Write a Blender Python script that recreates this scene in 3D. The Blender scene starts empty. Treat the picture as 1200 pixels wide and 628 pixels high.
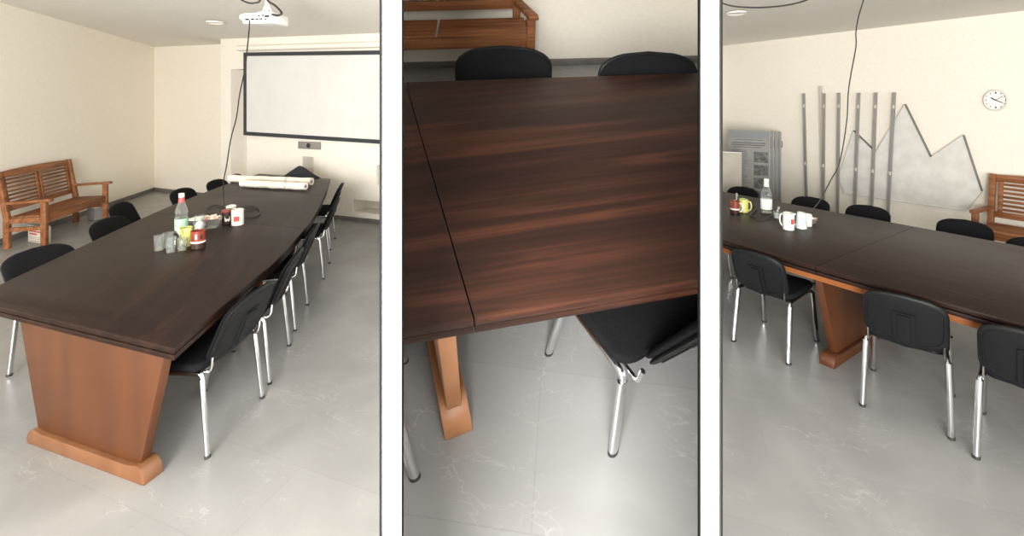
import bpy, bmesh, math, random
from mathutils import Vector, Matrix
random.seed(7)
PI = math.pi
SC = bpy.context.scene
COL = SC.collection

# ---------------------------------------------------------------- camera maths
F, CX, HY, H = 530.0, 600.0, 118.0, 1.87       # focal length (px of a 1200 px wide frame), eye height
TILT, H2 = math.radians(31.5), 1.70            # the middle room is a raked stage

def V(*a): return Vector(a)

def pt(px, py, z):
    """point of the level rooms at height z seen at a picture position"""
    Y = F*(H-z)/(py-HY)
    return V((px-CX)/F*Y, Y, z)
R2 = Matrix.Rotation(TILT, 4, 'X')
T2 = Matrix.Translation((0, 0, H)) @ R2 @ Matrix.Translation((0, 0, -H2))
def pt2(px, py, z):
    d = R2.inverted().to_3x3() @ V((px-CX)/F, 1, -(py-HY)/F)
    return V(0, 0, H2) + d*((z-H2)/d.z)

# ---------------------------------------------------------------- materials
def mat(name, col, rough=.5, metal=0., spec=.5, trans=0., coat=0.):
    m = bpy.data.materials.new(name); m.use_nodes = True
    b = m.node_tree.nodes['Principled BSDF']
    b.inputs['Base Color'].default_value = (*col, 1)
    b.inputs['Roughness'].default_value = rough
    b.inputs['Metallic'].default_value = metal
    b.inputs['Specular IOR Level'].default_value = spec
    b.inputs['Transmission Weight'].default_value = trans
    b.inputs['Coat Weight'].default_value = coat
    return m
def nodes(m): return m.node_tree.nodes, m.node_tree.links, m.node_tree.nodes['Principled BSDF']

def noisy(name, c1, c2, scale, rough=.5, stretch=(1, 1, 1), detail=4., lo=.35, hi=.65, bump=0., distort=0., **k):
    m = mat(name, c1, rough, **k); N, L, b = nodes(m)
    tc = N.new('ShaderNodeTexCoord'); mp = N.new('ShaderNodeMapping'); mp.inputs['Scale'].default_value = stretch
    nz = N.new('ShaderNodeTexNoise'); nz.inputs['Scale'].default_value = scale; nz.inputs['Detail'].default_value = detail
    nz.inputs['Distortion'].default_value = distort
    cr = N.new('ShaderNodeValToRGB'); e = cr.color_ramp.elements
    e[0].position, e[1].position = lo, hi; e[0].color = (*c1, 1); e[1].color = (*c2, 1)
    L.new(tc.outputs['Object'], mp.inputs['Vector']); L.new(mp.outputs[0], nz.inputs['Vector'])
    L.new(nz.outputs['Fac'], cr.inputs['Fac']); L.new(cr.outputs[0], b.inputs['Base Color'])
    if bump:
        bp = N.new('ShaderNodeBump'); bp.inputs['Strength'].default_value = bump; bp.inputs['Distance'].default_value = .01
        L.new(nz.outputs['Fac'], bp.inputs['Height']); L.new(bp.outputs[0], b.inputs['Normal'])
    return m

def floor_material(name, rot):
    m = mat(name, (.3, .3, .29), .36); N, L, b = nodes(m)
    tc = N.new('ShaderNodeTexCoord'); mp = N.new('ShaderNodeMapping'); mp.inputs['Rotation'].default_value = (0, 0, rot)
    L.new(tc.outputs['Object'], mp.inputs['Vector'])
    def noise(sc, det, dis, st=(1, 1, 1), rz=0):
        q = N.new('ShaderNodeMapping'); q.inputs['Scale'].default_value = st; q.inputs['Rotation'].default_value = (0, 0, rz)
        L.new(mp.outputs[0], q.inputs['Vector'])
        n = N.new('ShaderNodeTexNoise'); n.inputs['Scale'].default_value = sc; n.inputs['Detail'].default_value = det
        n.inputs['Distortion'].default_value = dis; L.new(q.outputs[0], n.inputs['Vector']); return n
    def ramp(src, stops):
        r = N.new('ShaderNodeValToRGB'); el = r.color_ramp.elements
        while len(el) < len(stops): el.new(.5)
        for e, (p, c) in zip(el, stops): e.position = p; e.color = (c, c, c, 1)
        L.new(src, r.inputs['Fac']); return r
    cloud = ramp(noise(1.6, 6, .6).outputs['Fac'], [(.3, .82), (.7, 1.12)])
    vein = ramp(noise(5.5, 9, .5, (1, 2.2, 1), .5).outputs['Fac'], [(.490, 0), (.502, 1), (.516, 0)])
    vmask = ramp(noise(3.1, 4, .3, rz=1).outputs['Fac'], [(.50, 0), (.68, 1)])
    br = N.new('ShaderNodeTexBrick'); br.inputs['Scale'].default_value = 1.0
    br.inputs['Brick Width'].default_value = .9; br.inputs['Row Height'].default_value = .45
    br.inputs['Mortar Size'].default_value = .0022; br.inputs['Mortar Smooth'].default_value = .3
    br.inputs['Color1'].default_value = (1, 1, 1, 1); br.inputs['Color2'].default_value = (.93, .93, .93, 1)
    br.inputs['Mortar'].default_value = (.87, .87, .87, 1)
    L.new(mp.outputs[0], br.inputs['Vector'])
    def mix(kind, a, c, fac=1.0):
        x = N.new('ShaderNodeMix'); x.data_type = 'RGBA'; x.blend_type = kind
        if isinstance(fac, float): x.inputs[0].default_value = fac
        else: L.new(fac, x.inputs[0])
        for s, i in ((a, 6), (c, 7)):
            if isinstance(s, tuple): x.inputs[i].default_value = s
            else: L.new(s, x.inputs[i])
        return x.outputs[2]
    base = mix('MULTIPLY', (.265, .263, .257, 1), cloud.outputs[0])
    base = mix('MULTIPLY', base, br.outputs['Color'])
    vm = N.new('ShaderNodeMath'); vm.operation = 'MULTIPLY'; L.new(vein.outputs[0], vm.inputs[0]); L.new(vmask.outputs[0], vm.inputs[1])
    vh = N.new('ShaderNodeMath'); vh.operation = 'MULTIPLY'; L.new(vm.outputs[0], vh.inputs[0]); vh.inputs[1].default_value = .34
    base = mix('MIX', base, (.56, .55, .53, 1), vh.outputs[0])
    L.new(base, b.inputs['Base Color'])
    rr = ramp(noise(3, 4, .3).outputs['Fac'], [(.3, .30), (.7, .44)]); L.new(rr.outputs[0], b.inputs['Roughness'])
    bp = N.new('ShaderNodeBump'); bp.inputs['Strength'].default_value = .12; bp.inputs['Distance'].default_value = .004
    L.new(noise(5, 6, 1.).outputs['Fac'], bp.inputs['Height']); L.new(bp.outputs[0], b.inputs['Normal'])
    return m

def wood_top(name, dark, mid, light, rough):
    m = mat(name, mid, rough, spec=.14); N, L, b = nodes(m)
    tc = N.new('ShaderNodeTexCoord')
    def nz(st, sc, det, dis):
        q = N.new('ShaderNodeMapping'); q.inputs['Scale'].default_value = st; L.new(tc.outputs['Object'], q.inputs['Vector'])
        n = N.new('ShaderNodeTexNoise'); n.inputs['Scale'].default_value = sc; n.inputs['Detail'].default_value = det
        n.inputs['Distortion'].default_value = dis; L.new(q.outputs[0], n.inputs['Vector']); return n
    a = nz((.5, 7, 7), 2.2, 8, .8); c = nz((.35, 26, 26), 3, 5, .3)
    ad = N.new('ShaderNodeMath'); ad.operation = 'MULTIPLY_ADD'; L.new(c.outputs['Fac'], ad.inputs[0]); ad.inputs[1].default_value = .5
    L.new(a.outputs['Fac'], ad.inputs[2])
    r = N.new('ShaderNodeValToRGB'); el = r.color_ramp.elements; el.new(.5)
    for e, (p, cc) in zip(el, [(.56, dark), (.76, mid), (.97, light)]): e.position = p; e.color = (*cc, 1)
    L.new(ad.outputs[0], r.inputs['Fac']); L.new(r.outputs[0], b.inputs['Base Color'])
    w = nz((1, 1, 1), 1.3, 4, .4); rr = N.new('ShaderNodeMapRange'); rr.inputs[3].default_value = rough-.05; rr.inputs[4].default_value = rough+.10
    L.new(w.outputs['Fac'], rr.inputs[0]); L.new(rr.outputs[0], b.inputs['Roughness'])
    return m

M = {}
M['wall'] = noisy('cream_wall_paint', (.80, .748, .645), (.83, .778, .68), 30, .85, bump=.015, spec=.2)
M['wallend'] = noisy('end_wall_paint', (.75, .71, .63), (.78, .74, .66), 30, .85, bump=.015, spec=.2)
M['ceiling'] = noisy('ceiling_paint', (.76, .73, .67), (.79, .76, .70), 20, .9, spec=.2)
M['white'] = noisy('white_gap_paint', (.93, .93, .93), (.95, .95, .95), 20, .7, spec=.2)
M['black_trim'] = mat('black_edge_trim', (.004, .004, .004), .6, spec=.1)
M['floor'] = floor_material('grey_slate_floor', .35)
M['floor2'] = floor_material('grey_slate_floor_middle', .12)
M['base'] = noisy('grey_skirting', (.13, .125, .11), (.16, .15, .135), 12, .5)
M['wenge'] = wood_top('dark_wenge', (.0095, .0044, .0030), (.0135, .0063, .0043), (.026, .0115, .0072), .40)
M['wenge2'] = wood_top('red_brown_wenge', (.016, .0075, .0055), (.024, .0105, .0072), (.058, .021, .0115), .40)
M['orange'] = noisy('orange_beech_veneer', (.058, .0172, .0042), (.078, .0245, .0062), 1.6, .42, stretch=(7, 7, .5), detail=6)
M['apron'] = wood_top('orange_apron', (.15, .048, .013), (.185, .063, .018), (.22, .08, .025), .42)
M['beech_foot_dim'] = noisy('dim_beech_foot_veneer', (.115, .046, .018), (.15, .066, .028), 2.2, .42, stretch=(5, 5, .8), detail=7)  # copy of the foot veneer, darkened for the left room's weaker light
M['orange_lit'] = noisy('worn_lit_beech_veneer', (.27, .112, .042), (.35, .16, .068), 2.2, .42, stretch=(5, 5, .8), detail=7)  # wear plus the middle room's stronger light, both in the colour
M['bench'] = wood_top('oiled_bench_wood', (.15, .055, .022), (.245, .10, .042), (.34, .15, .068), .45)
M['black'] = noisy('black_seat_fabric', (.0045, .0045, .005), (.008, .008, .0088), 180, .9, bump=.15, spec=.12)
M['plastic'] = noisy('black_plastic_shell', (.004, .0044, .0048), (.006, .0065, .007), 220, .5, bump=.05, spec=.22)
M['chrome'] = mat('chrome', (.78, .79, .80), .16, 1.0)
M['rubber'] = mat('rubber', (.02, .02, .02), .7)
M['screen'] = noisy('screen_cloth', (.60, .60, .575), (.635, .63, .605), 3, .8, spec=.2)
M['dark_frame'] = mat('screen_border', (.028, .032, .037), .6)
M['grey_box'] = mat('grey_plate', (.22, .21, .19), .5)
M['pale_green'] = mat('pale_green_card', (.68, .70, .60), .7)
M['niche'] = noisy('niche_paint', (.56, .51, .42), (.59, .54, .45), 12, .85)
M['paper'] = noisy('paper', (.74, .69, .60), (.82, .78, .70), 9, .75)
M['cable'] = mat('cable', (.02, .017, .016), .5)
M['proj'] = mat('projector_white', (.60, .60, .585), .35)
M['proj_dark'] = mat('port_black', (.02, .02, .025), .5)
M['galv'] = noisy('galvanised_sheet', (.60, .585, .54), (.69, .675, .63), 7, .66, detail=6, metal=.12)
M['edge_shade'] = mat('shade_edge_strip', (.17, .17, .165), .5, .4)  # dark tone stands for the shade along the peaks' right-falling edges
M['alu'] = mat('brushed_aluminium', (.36, .35, .33), .42, .6)
M['board_frame'] = mat('grey_board_frame', (.22, .215, .20), .5, .3)
M['alu_pale'] = mat('pale_aluminium', (.60, .57, .50), .45, .3)
M['clip'] = mat('white_clip', (.55, .53, .48), .5)
M['poster'] = noisy('poster_print', (.205, .20, .185), (.245, .24, .22), 6, .55)
M['poster_head'] = mat('poster_head', (.185, .19, .195), .55)
M['poster_text'] = mat('poster_text', (.085, .08, .075), .6)
M['photo'] = noisy('poster_photo', (.02, .02, .02), (.13, .125, .115), 22, .5, detail=3)
M['board'] = noisy('grey_board', (.36, .335, .28), (.40, .37, .315), 5, .7)
M['clock_face'] = mat('clock_face', (.86, .84, .78), .45)
M['clock_rim'] = mat('clock_rim', (.70, .67, .60), .35)
M['ink'] = mat('ink', (.02, .02, .02), .6)
M['grey_ink'] = mat('grey_ink', (.22, .20, .19), .7)
M['red_ink'] = mat('red_ink', (.48, .05, .03), .6)
M['cardboard'] = mat('white_cardboard', (.72, .67, .58), .75)
M['grey_card'] = mat('grey_cardboard', (.20, .19, .175), .75)

def thin_glass(name, tint, fac):
    m = bpy.data.materials.new(name); m.use_nodes = True; N, L = m.node_tree.nodes, m.node_tree.links
    N.remove(N['Principled BSDF']); out = N['Material Output']
    t = N.new('ShaderNodeBsdfTransparent'); t.inputs[0].default_value = (*tint, 1)
    gl = N.new('ShaderNodeBsdfGlossy'); gl.inputs['Roughness'].default_value = .06
    df = N.new('ShaderNodeBsdfDiffuse'); df.inputs[0].default_value = (.85, .87, .86, 1)
    lw = N.new('ShaderNodeLayerWeight'); lw.inputs[0].default_value = .22
    m1 = N.new('ShaderNodeMixShader'); L.new(lw.outputs['Facing'], m1.inputs[0]); L.new(t.outputs[0], m1.inputs[1]); L.new(gl.outputs[0], m1.inputs[2])
    m2 = N.new('ShaderNodeMixShader'); m2.inputs[0].default_value = fac; L.new(m1.outputs[0], m2.inputs[1]); L.new(df.outputs[0], m2.inputs[2])
    L.new(m2.outputs[0], out.inputs['Surface']); return m
M['glassware'] = thin_glass('thin_glassware', (.93, .95, .94), .045)
M['glass'] = thin_glass('still_water', (.90, .93, .92), .03)
M['green_label'] = mat('green_label', (.30, .48, .33), .6)
M['white_label'] = mat('white_label', (.72, .74, .70), .6)
M['red_cap'] = mat('red_cap', (.52, .06, .06), .5)
M['ceramic'] = mat('white_ceramic', (.64, .62, .575), .25)
M['ceramic_blue'] = mat('pale_ceramic', (.56, .585, .55), .28)
M['line_blue'] = mat('grey_blue_line', (.30, .36, .37), .4)
M['lime'] = noisy('lime_glaze', (.42, .44, .10), (.52, .52, .18), 25, .3)
M['brown_mug'] = noisy('red_brown_glaze', (.16, .030, .018), (.24, .045, .03), 15, .25)
M['dark_mug'] = mat('dark_brown_glaze', (.035, .018, .014), .22)
M['sugar'] = noisy('sugar', (.80, .79, .76), (.88, .87, .85), 60, .8)
M['steel'] = mat('steel', (.70, .70, .69), .22, 1.0)
M['candy_a'] = mat('cream_wrapper', (.74, .62, .50), .3)
M['candy_b'] = mat('red_wrapper', (.55, .10, .07), .3)
M['candy_c'] = mat('pink_wrapper', (.66, .36, .30), .3)
M['jacket'] = noisy('black_cloth', (.010, .010, .014), (.018, .018, .024), 40, .8)
M['lamp'] = mat('ceiling_lamp_ring', (.74, .72, .66), .4)
M['lampglass'] = mat('ceiling_lamp_glass', (.66, .63, .56), .3)
M['lobby'] = mat('lobby_wall_grey', (.30, .29, .28), .85)  # unseen wall, darkened to cut bounced light
M['winframe'] = mat('window_frame', (.6, .6, .6), .4)

# ---------------------------------------------------------------- mesh builder
class MB:
    def __init__(s): s.v, s.f, s.m = [], [], []
    def add(s, vs, fs, mi=0):
        o = len(s.v); s.v += [tuple(v) for v in vs]; s.f += [tuple(i+o for i in f) for f in fs]; s.m += [mi]*len(fs); return s
    def bm(s, b, mi=0):
        b.verts.index_update()
        s.add([v.co.copy() for v in b.verts], [[v.index for v in f.verts] for f in b.faces], mi); b.free(); return s
    def box(s, c, d, bev=0., rot=None, mi=0, seg=2):
        b = bmesh.new(); bmesh.ops.create_cube(b, size=1)
        bmesh.ops.scale(b, vec=d, verts=b.verts)
        if bev: bmesh.ops.bevel(b, geom=list(b.edges), offset=min(bev, min(d)*.45), segments=seg, affect='EDGES', profile=.5)
        mt = Matrix.Translation(c)
        if rot is not None: mt = mt @ rot.to_4x4()
        b.transform(mt); return s.bm(b, mi)
    def prism(s, poly, a, bvec, n, t0, t1, o=(0, 0, 0), bev=0., mi=0, seg=2):
        """polygon (p,q) -> o + p*a + q*bvec, thickness from t0 to t1 along n"""
        a, bvec, n, o = Vector(a), Vector(bvec), Vector(n), Vector(o)
        b = bmesh.new()
        lo = [b.verts.new(o+a*p+bvec*q+n*t0) for p, q in poly]; hi = [b.verts.new(o+a*p+bvec*q+n*t1) for p, q in poly]
        k = len(poly); b.faces.new(lo); b.faces.new(hi)
        for i in range(k): b.faces.new((lo[i], lo[(i+1) % k], hi[(i+1) % k], hi[i]))
        bmesh.ops.recalc_face_normals(b, faces=b.faces)
        if bev: bmesh.ops.bevel(b, geom=[e for e in b.edges if e.calc_face_angle(0) > .5], offset=bev, segments=seg, affect='EDGES', profile=.5)
        return s.bm(b, mi)
    def tube(s, pts, r, n=10, r2=None, up=(0, 0, 1), mi=0, taper=None):
        pts = [Vector(p) for p in pts]; r2 = r2 or r; vs, fs = [], []
        t = (pts[1]-pts[0]).normalized(); u = Vector(up)
        if abs(t.dot(u.normalized())) > .95: u = V(1, 0, 0) if abs(t.x) < .9 else V(0, 1, 0)
        x = t.cross(u).normalized(); 
        for i, p in enumerate(pts):
            a = pts[max(0, i-1)]; c = pts[min(len(pts)-1, i+1)]; t = (c-a).normalized()
            x = (x - t*x.dot(t)).normalized(); y = t.cross(x)
            k = taper[i] if taper else 1.
            for j in range(n):
                w = 2*PI*j/n; vs.append(p+x*(math.cos(w)*r*k)+y*(math.sin(w)*r2*k))
        for i in range(len(pts)-1):
            for j in range(n): fs.append((i*n+j, i*n+(j+1) % n, (i+1)*n+(j+1) % n, (i+1)*n+j))
        fs.append(tuple(range(n))[::-1]); fs.append(tuple((len(pts)-1)*n+j for j in range(n)))
        return s.add(vs, fs, mi)
    def lathe(s, prof, n=24, o=(0, 0, 0), mi=0):
        vs, fs, o = [], [], Vector(o)
        for r, z in prof:
            for j in range(n): w = 2*PI*j/n; vs.append(o+V(r*math.cos(w), r*math.sin(w), z))
        for i in range(len(prof)-1):
            for j in range(n): fs.append((i*n+j, i*n+(j+1) % n, (i+1)*n+(j+1) % n, (i+1)*n+j))
        if prof[0][0] > 1e-6: fs.append(tuple(range(n))[::-1])
        if prof[-1][0] > 1e-6: fs.append(tuple((len(prof)-1)*n+j for j in range(n)))
        return s.add(vs, fs, mi)
    def quad(s, a, b, c, d, mi=0): return s.add([a, b, c, d], [(0, 1, 2, 3)], mi)
    def build(s, name, mats, parent=None, smooth=35, matrix=None):
        me = bpy.data.meshes.new(name); me.from_pydata(s.v, [], s.f)
        b = bmesh.new(); b.from_mesh(me); b.faces.ensure_lookup_table()
        for f, mi in zip(b.faces, s.m): f.material_index = mi
        bmesh.ops.recalc_face_normals(b, faces=b.faces); b.to_mesh(me); b.free()
        for m in (mats if isinstance(mats, (list, tuple)) else [mats]): me.materials.append(m)
        if smooth:
            me.shade_smooth(); me.set_sharp_from_angle(angle=math.radians(smooth))
        o = bpy.data.objects.new(name, me); COL.objects.link(o)
        if parent is not None: o.parent = parent
        if matrix is not None: o.matrix_world = matrix
        return o

def tag(o, label=None, cat=None, group=None, kind=None):
    for k, v in (('label', label), ('category', cat), ('group', group), ('kind', kind)):
        if v: o[k] = v
    return o
def thing(name, label, cat, matrix, group=None):
    o = bpy.data.objects.new(name, None); o.empty_display_size = .1; COL.objects.link(o)
    o.matrix_world = matrix; return tag(o, label, cat, group)
ROOM = {}
def kids(o): return [c for c in bpy.data.objects if c.parent == o]
def copy_tree(o, parent=None):
    c = o.copy(); COL.objects.link(c)
    if parent is not None: c.parent = parent
    for ch in kids(o): copy_tree(ch, c)
    return c
def place(p, xdir, room=1):
    """base matrix at p whose local x axis lies along xdir (horizontal)"""
    a = math.atan2(xdir[1], xdir[0])
    m = Matrix.Translation(p) @ Matrix.Rotation(a, 4, 'Z')
    return T2 @ m if room == 2 else m
def smooth_path(pts, k=8):
    pts = [Vector(p) for p in pts]; q = [pts[0]*2-pts[1]]+pts+[pts[-1]*2-pts[-2]]; out = []
    for i in range(1, len(q)-2):
        for j in range(k):
            t = j/k; a, b, c, d = q[i-1:i+3]
            out.append(.5*((2*b)+(c-a)*t+(2*a-5*b+4*c-d)*t*t+(3*b-3*c+d-a)*t**3))
    return out+[pts[-1]]
def rounded_poly(w, h, r, k=6):
    out = []
    for cx, cy, a0 in ((w/2-r, h/2-r, 0), (-w/2+r, h/2-r, 90), (-w/2+r, -h/2+r, 180), (w/2-r, -h/2+r, 270)):
        for i in range(k+1): a = math.radians(a0+90*i/k); out.append((cx+r*math.cos(a), cy+r*math.sin(a)))
    return out
def clip_mesh(me, co, no):
    b = bmesh.new(); b.from_mesh(me)
    r = bmesh.ops.bisect_plane(b, geom=list(b.verts)+list(b.edges)+list(b.faces), plane_co=co, plane_no=no, clear_outer=True)
    ed = [e for e in r['geom_cut'] if isinstance(e, bmesh.types.BMEdge)]
    if ed: bmesh.ops.holes_fill(b, edges=ed, sides=0)
    b.to_mesh(me); b.free(); me.set_sharp_from_angle(angle=math.radians(35))

# ---------------------------------------------------------------- the shell of the place
P1C, P2A, P2B, P3C = 452.5, 464.5, 826.0, 838.5         # sight lines inside the two partitions where things end
def sl(px, Y, z=0): return V((px-CX)/F*Y, Y, z)
def st(name, mb, mats, matrix=None, room=None, smooth=0):
    o = mb.build(name, mats, smooth=smooth, matrix=matrix); tag(o, kind='structure')
    if room: ROOM[o.name] = room
    return o
UP = V(0, 0, 1)
st('floor', MB().box((1, 4, -.05), (26, 20, .1)), M['floor'])

# partitions: thin white walls added to fill the blank gaps between the three views
for nm, c, l, r in (('gap_divider_left', 459.0, 447.2, 470.8), ('gap_divider_right', 832.2, 820.2, 844.0)):
    y0 = .62; s = (c-CX)/F; xl, xr = (l-CX)/F*y0, (r-CX)/F*y0; y1 = 9.0
    poly = [(xl, y0), (xr, y0), (xr+s*(y1-y0), y1), (xl+s*(y1-y0), y1)]
    st(nm, MB().prism(poly, (1, 0, 0), (0, 1, 0), (0, 0, 1), 0, 3.6), M['white'])
    for k, (a, b_) in enumerate(((l-1.7, l), (r, r+1.7))):
        st('trim_%d' % (len([o for o in COL.objects if o.name.startswith('trim')])+1),
           MB().box((((a+b_)/2-CX)/F*(y0-.004), y0-.004, 1.8), ((b_-a)/F*(y0-.004), .006, 3.6)), M['black_trim'])  # black strips added for the lines edging the gaps

# left room: long left wall, recess wall, end wall with niches, sloping ceiling
def c1(X, Y): return 3.15-.0424*(X+6.56)-.0563*(Y-5.8)
A0 = V(-6.60, 5.62, 0); A1 = V(-7.42, 9.38, 0); ad = (A1-A0)/(A1.y-A0.y)
Anear = A0+ad*(-3.4-A0.y)
def thick(name, a, b, t, z1, m, side):
    d = (b-a).normalized(); n = V(-d.y, d.x, 0)*side
    return st(name, MB().add([a, b, b+n*t, a+n*t, a+UP*z1, b+UP*z1, b+n*t+UP*z1, a+n*t+UP*z1],
              [(0, 1, 2, 3), (4, 5, 6, 7), (0, 1, 5, 4), (1, 2, 6, 5), (2, 3, 7, 6), (3, 0, 4, 7)]), m)
thick('wall_left', Anear, A1, .2, 3.7, M['wall'], 1)
E0 = V(-2.96, 7.23, 0); ed = V(.94, -.343, 0).normalized(); en = V(ed.y, -ed.x, 0)      # en faces the viewer
def on_end(px, py=None):
    k = (px-CX)/F; t = (k*E0.y-E0.x)/(ed.x-k*ed.y); p = E0+ed*t
    return (t, None if py is None else H-(py-HY)/F*p.y)
recess_end = V(-5.0, 8.42, 0)
thick('wall_recess', A1, recess_end+(recess_end-A1)*.25, .2, 3.6, M['wall'], 1)
s0 = on_end(258.5)[0]; s1 = on_end(459)[0]
def rect(x0, x1, y0, y1):
    a, b = on_end(x0), on_end(x1); mid = (x0+x1)/2
    return (a[0], b[0], on_end(mid, y1)[1], on_end(mid, y0)[1])
holes = [(*rect(270.5, 289, 81, 209), .30), (*rect(354.5, 367.5, 183.5, 212), .22), (*rect(413.5, 470, 236, 251), .30), (*rect(441.5, 470, 194, 218), .22)]
holes = [(a, min(b, s1-.02), c, d, e) for a, b, c, d, e in holes]
ss = sorted({s0, s1, *[h[0] for h in holes], *[h[1] for h in holes]}); zs = sorted({0, 3.6, *[h[2] for h in holes], *[h[3] for h in holes]})
def hole_at(s, z):
    for h in holes:
        if h[0]-1e-6 < s < h[1]+1e-6 and h[2]-1e-6 < z < h[3]+1e-6: return h
mb = MB(); W = lambda s, z, d=0: E0+ed*s+UP*z-en*d
for i in range(len(ss)-1):
    for j in range(len(zs)-1):
        h = hole_at((ss[i]+ss[i+1])/2, (zs[j]+zs[j+1])/2); d = h[4] if h else 0
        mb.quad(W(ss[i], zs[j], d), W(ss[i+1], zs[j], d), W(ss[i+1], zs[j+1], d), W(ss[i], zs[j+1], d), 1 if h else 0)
for h in holes:
    a, b, c, d, e = h
    for p, q in (((a, c), (b, c)), ((b, c), (b, d)), ((b, d), (a, d)), ((a, d), (a, c))):
        mb.quad(W(*p), W(*q), W(*q, e), W(*p, e))
mb.quad(W(s0, 0), W(s0, 3.6), W(s0, 3.6, 1.2), W(s0, 0, 1.2)); mb.quad(W(s0, 0, .45), W(s1, 0, .45), W(s1, 3.6, .45), W(s0, 3.6, .45))
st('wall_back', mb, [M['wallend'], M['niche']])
cp = [(-10, -4), (sl(459, -.1).x+.1, -4), (sl(459, 1).x, 1), (sl(459, 9.5).x, 9.5), (-8.5, 11)]
mb = MB(); k = len(cp); mb.add([V(x, y, c1(x, y)) for x, y in cp]+[V(x, y, c1(x, y)+.15) for x, y in cp], [tuple(range(k)), tuple(range(k, 2*k))]+[(i, (i+1) % k, k+(i+1) % k, k+i) for i in range(k)])
st('ceiling', mb, M['ceiling'])
def board(name, a, b, n, h=.075, t=.014, matrix=None, room=None):
    d = (b-a); L = d.length; d.normalize(); c = (a+b)/2+n*(t/2+.001)+UP*(h/2)
    return st(name, MB().box(c, (L, t, h), .004, rot=Matrix.Rotation(math.atan2(d.y, d.x), 3, 'Z')), M['base'], matrix, room)
nl = V(1, 0, 0); dl = (A1-A0).normalized(); board('baseboard_left', Anear, A1, V(dl.y, -dl.x, 0))
dr = (recess_end-A1).normalized(); board('baseboard_recess', A1, recess_end, V(dr.y, -dr.x, 0))
board('baseboard_back', E0+ed*s0, E0+ed*(s1-.08), en, .06)

# right room: long back wall and flat ceiling
B0 = V(4.13, 8.94, 0); B1 = V(6.14, 5.43, 0); bd = (B1-B0).normalized(); bn = V(bd.y, -bd.x, 0)   # bn faces the viewer
thick('wall_right', B0-bd*.35, B1+bd*10.5, .2, 3.6, M['wall'], 1)
def on_wall(px, py=None, off=0.):
    o = B0+bn*off; k = (px-CX)/F; t = (k*o.y-o.x)/(bd.x-k*bd.y); p = o+bd*t
    return p if py is None else V(p.x, p.y, H-(py-HY)/F*p.y)
board('baseboard_right', B0-bd*.2, B1+bd*10, bn)
cp = [(sl(832, -.1).x, -4), (sl(832, 1).x, 1), (sl(832, 9.5).x, 9.5), (8, 9.5), (13.5, -4)]
st('ceiling_right', MB().prism(cp, (1, 0, 0), (0, 1, 0), UP, 2.95, 3.1), M['ceiling'])
# faint raised plaster field on that wall
q = [on_wall(961, 101, .003), on_wall(1187, 93, .003), on_wall(1187, 330, .003), on_wall(961, 232, .003)]
zz = (q[0].z+q[1].z)/2; a, b = q[0].copy(), q[1].copy(); a.z = b.z = 0
mb = MB(); mb.add([a+UP*.1, b+UP*.1, b+UP*zz, a+UP*zz]+[p+bn*.006 for p in (a+UP*.1, b+UP*.1, b+UP*zz, a+UP*zz)], [(4, 5, 6, 7), (0, 1, 5, 4), (1, 2, 6, 5), (2, 3, 7, 6), (3, 0, 4, 7)])
st('trim_5', mb, M['wall'])

# middle room: raked floor and its back wall
yw = pt2(645, 77, 0).y; wdir = (pt2(819, 72, 0)-pt2(472, 80, 0)); wdir.z = 0; wdir.normalize(); wn = V(wdir.y, -wdir.x, 0)
wc = pt2(645, 76, 0)
st('floor_middle', MB().prism([(-3, .05), (3, .05), (3, 4.5), (-3, 4.5)], (1, 0, 0), (0, 1, 0), UP, -.08, 0), M['floor2'], T2, 2)
mb = MB(); a, b = wc-wdir*3, wc+wdir*3
mb.add([a, b, b-wn*.15, a-wn*.15, a+UP*1.9, b+UP*1.9, b-wn*.15+UP*1.9, a-wn*.15+UP*1.9], [(0, 1, 2, 3), (4, 5, 6, 7), (0, 1, 5, 4), (1, 2, 6, 5), (2, 3, 7, 6), (3, 0, 4, 7)])
st('wall_middle', mb, M['wall'], T2, 2)
board('baseboard_middle', a, b, wn, .058, .014, T2, 2)
cp = [(sl(459, 1).x, -4), (sl(832, 1).x, -4), (sl(832, 1).x, 1), (sl(832, 6).x, 6), (sl(459, 6).x, 6), (sl(459, 1).x, 1)]
st('ceiling_middle', MB().prism(cp, (1, 0, 0), (0, 1, 0), UP, 3.45, 3.6), M['ceiling'])

# lobby behind: window wall
wins = [(-5.6, -3.0), (-2.4, 0.2), (0.8, 3.4), (4.0, 6.6), (7.2, 9.8)]
xs = sorted({-9.5, 14, *[w for p in wins for w in p]}); mb = MB()
for i in range(len(xs)-1):
    a, b = xs[i], xs[i+1]
    if (a, b) in wins:
        mb.box(((a+b)/2, -3.5, .15), (b-a, .2, .3)); mb.box(((a+b)/2, -3.5, 3.2), (b-a, .2, .9))
    else: mb.box(((a+b)/2, -3.5, 1.8), (b-a, .2, 3.7))
st('wall_front', mb, M['lobby'])
for i, (a, b) in enumerate(wins):
    mb = MB()
    for x in (a+.03, (a+b)/2, b-.03): mb.box((x, -3.5, 1.53), (.06, .08, 2.45), .01)
    for z in (.33, 2.72): mb.box(((a+b)/2, -3.5, z), (b-a, .08, .06), .01)
    st('window_%d' % (i+1), mb, M['winframe'])

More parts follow.
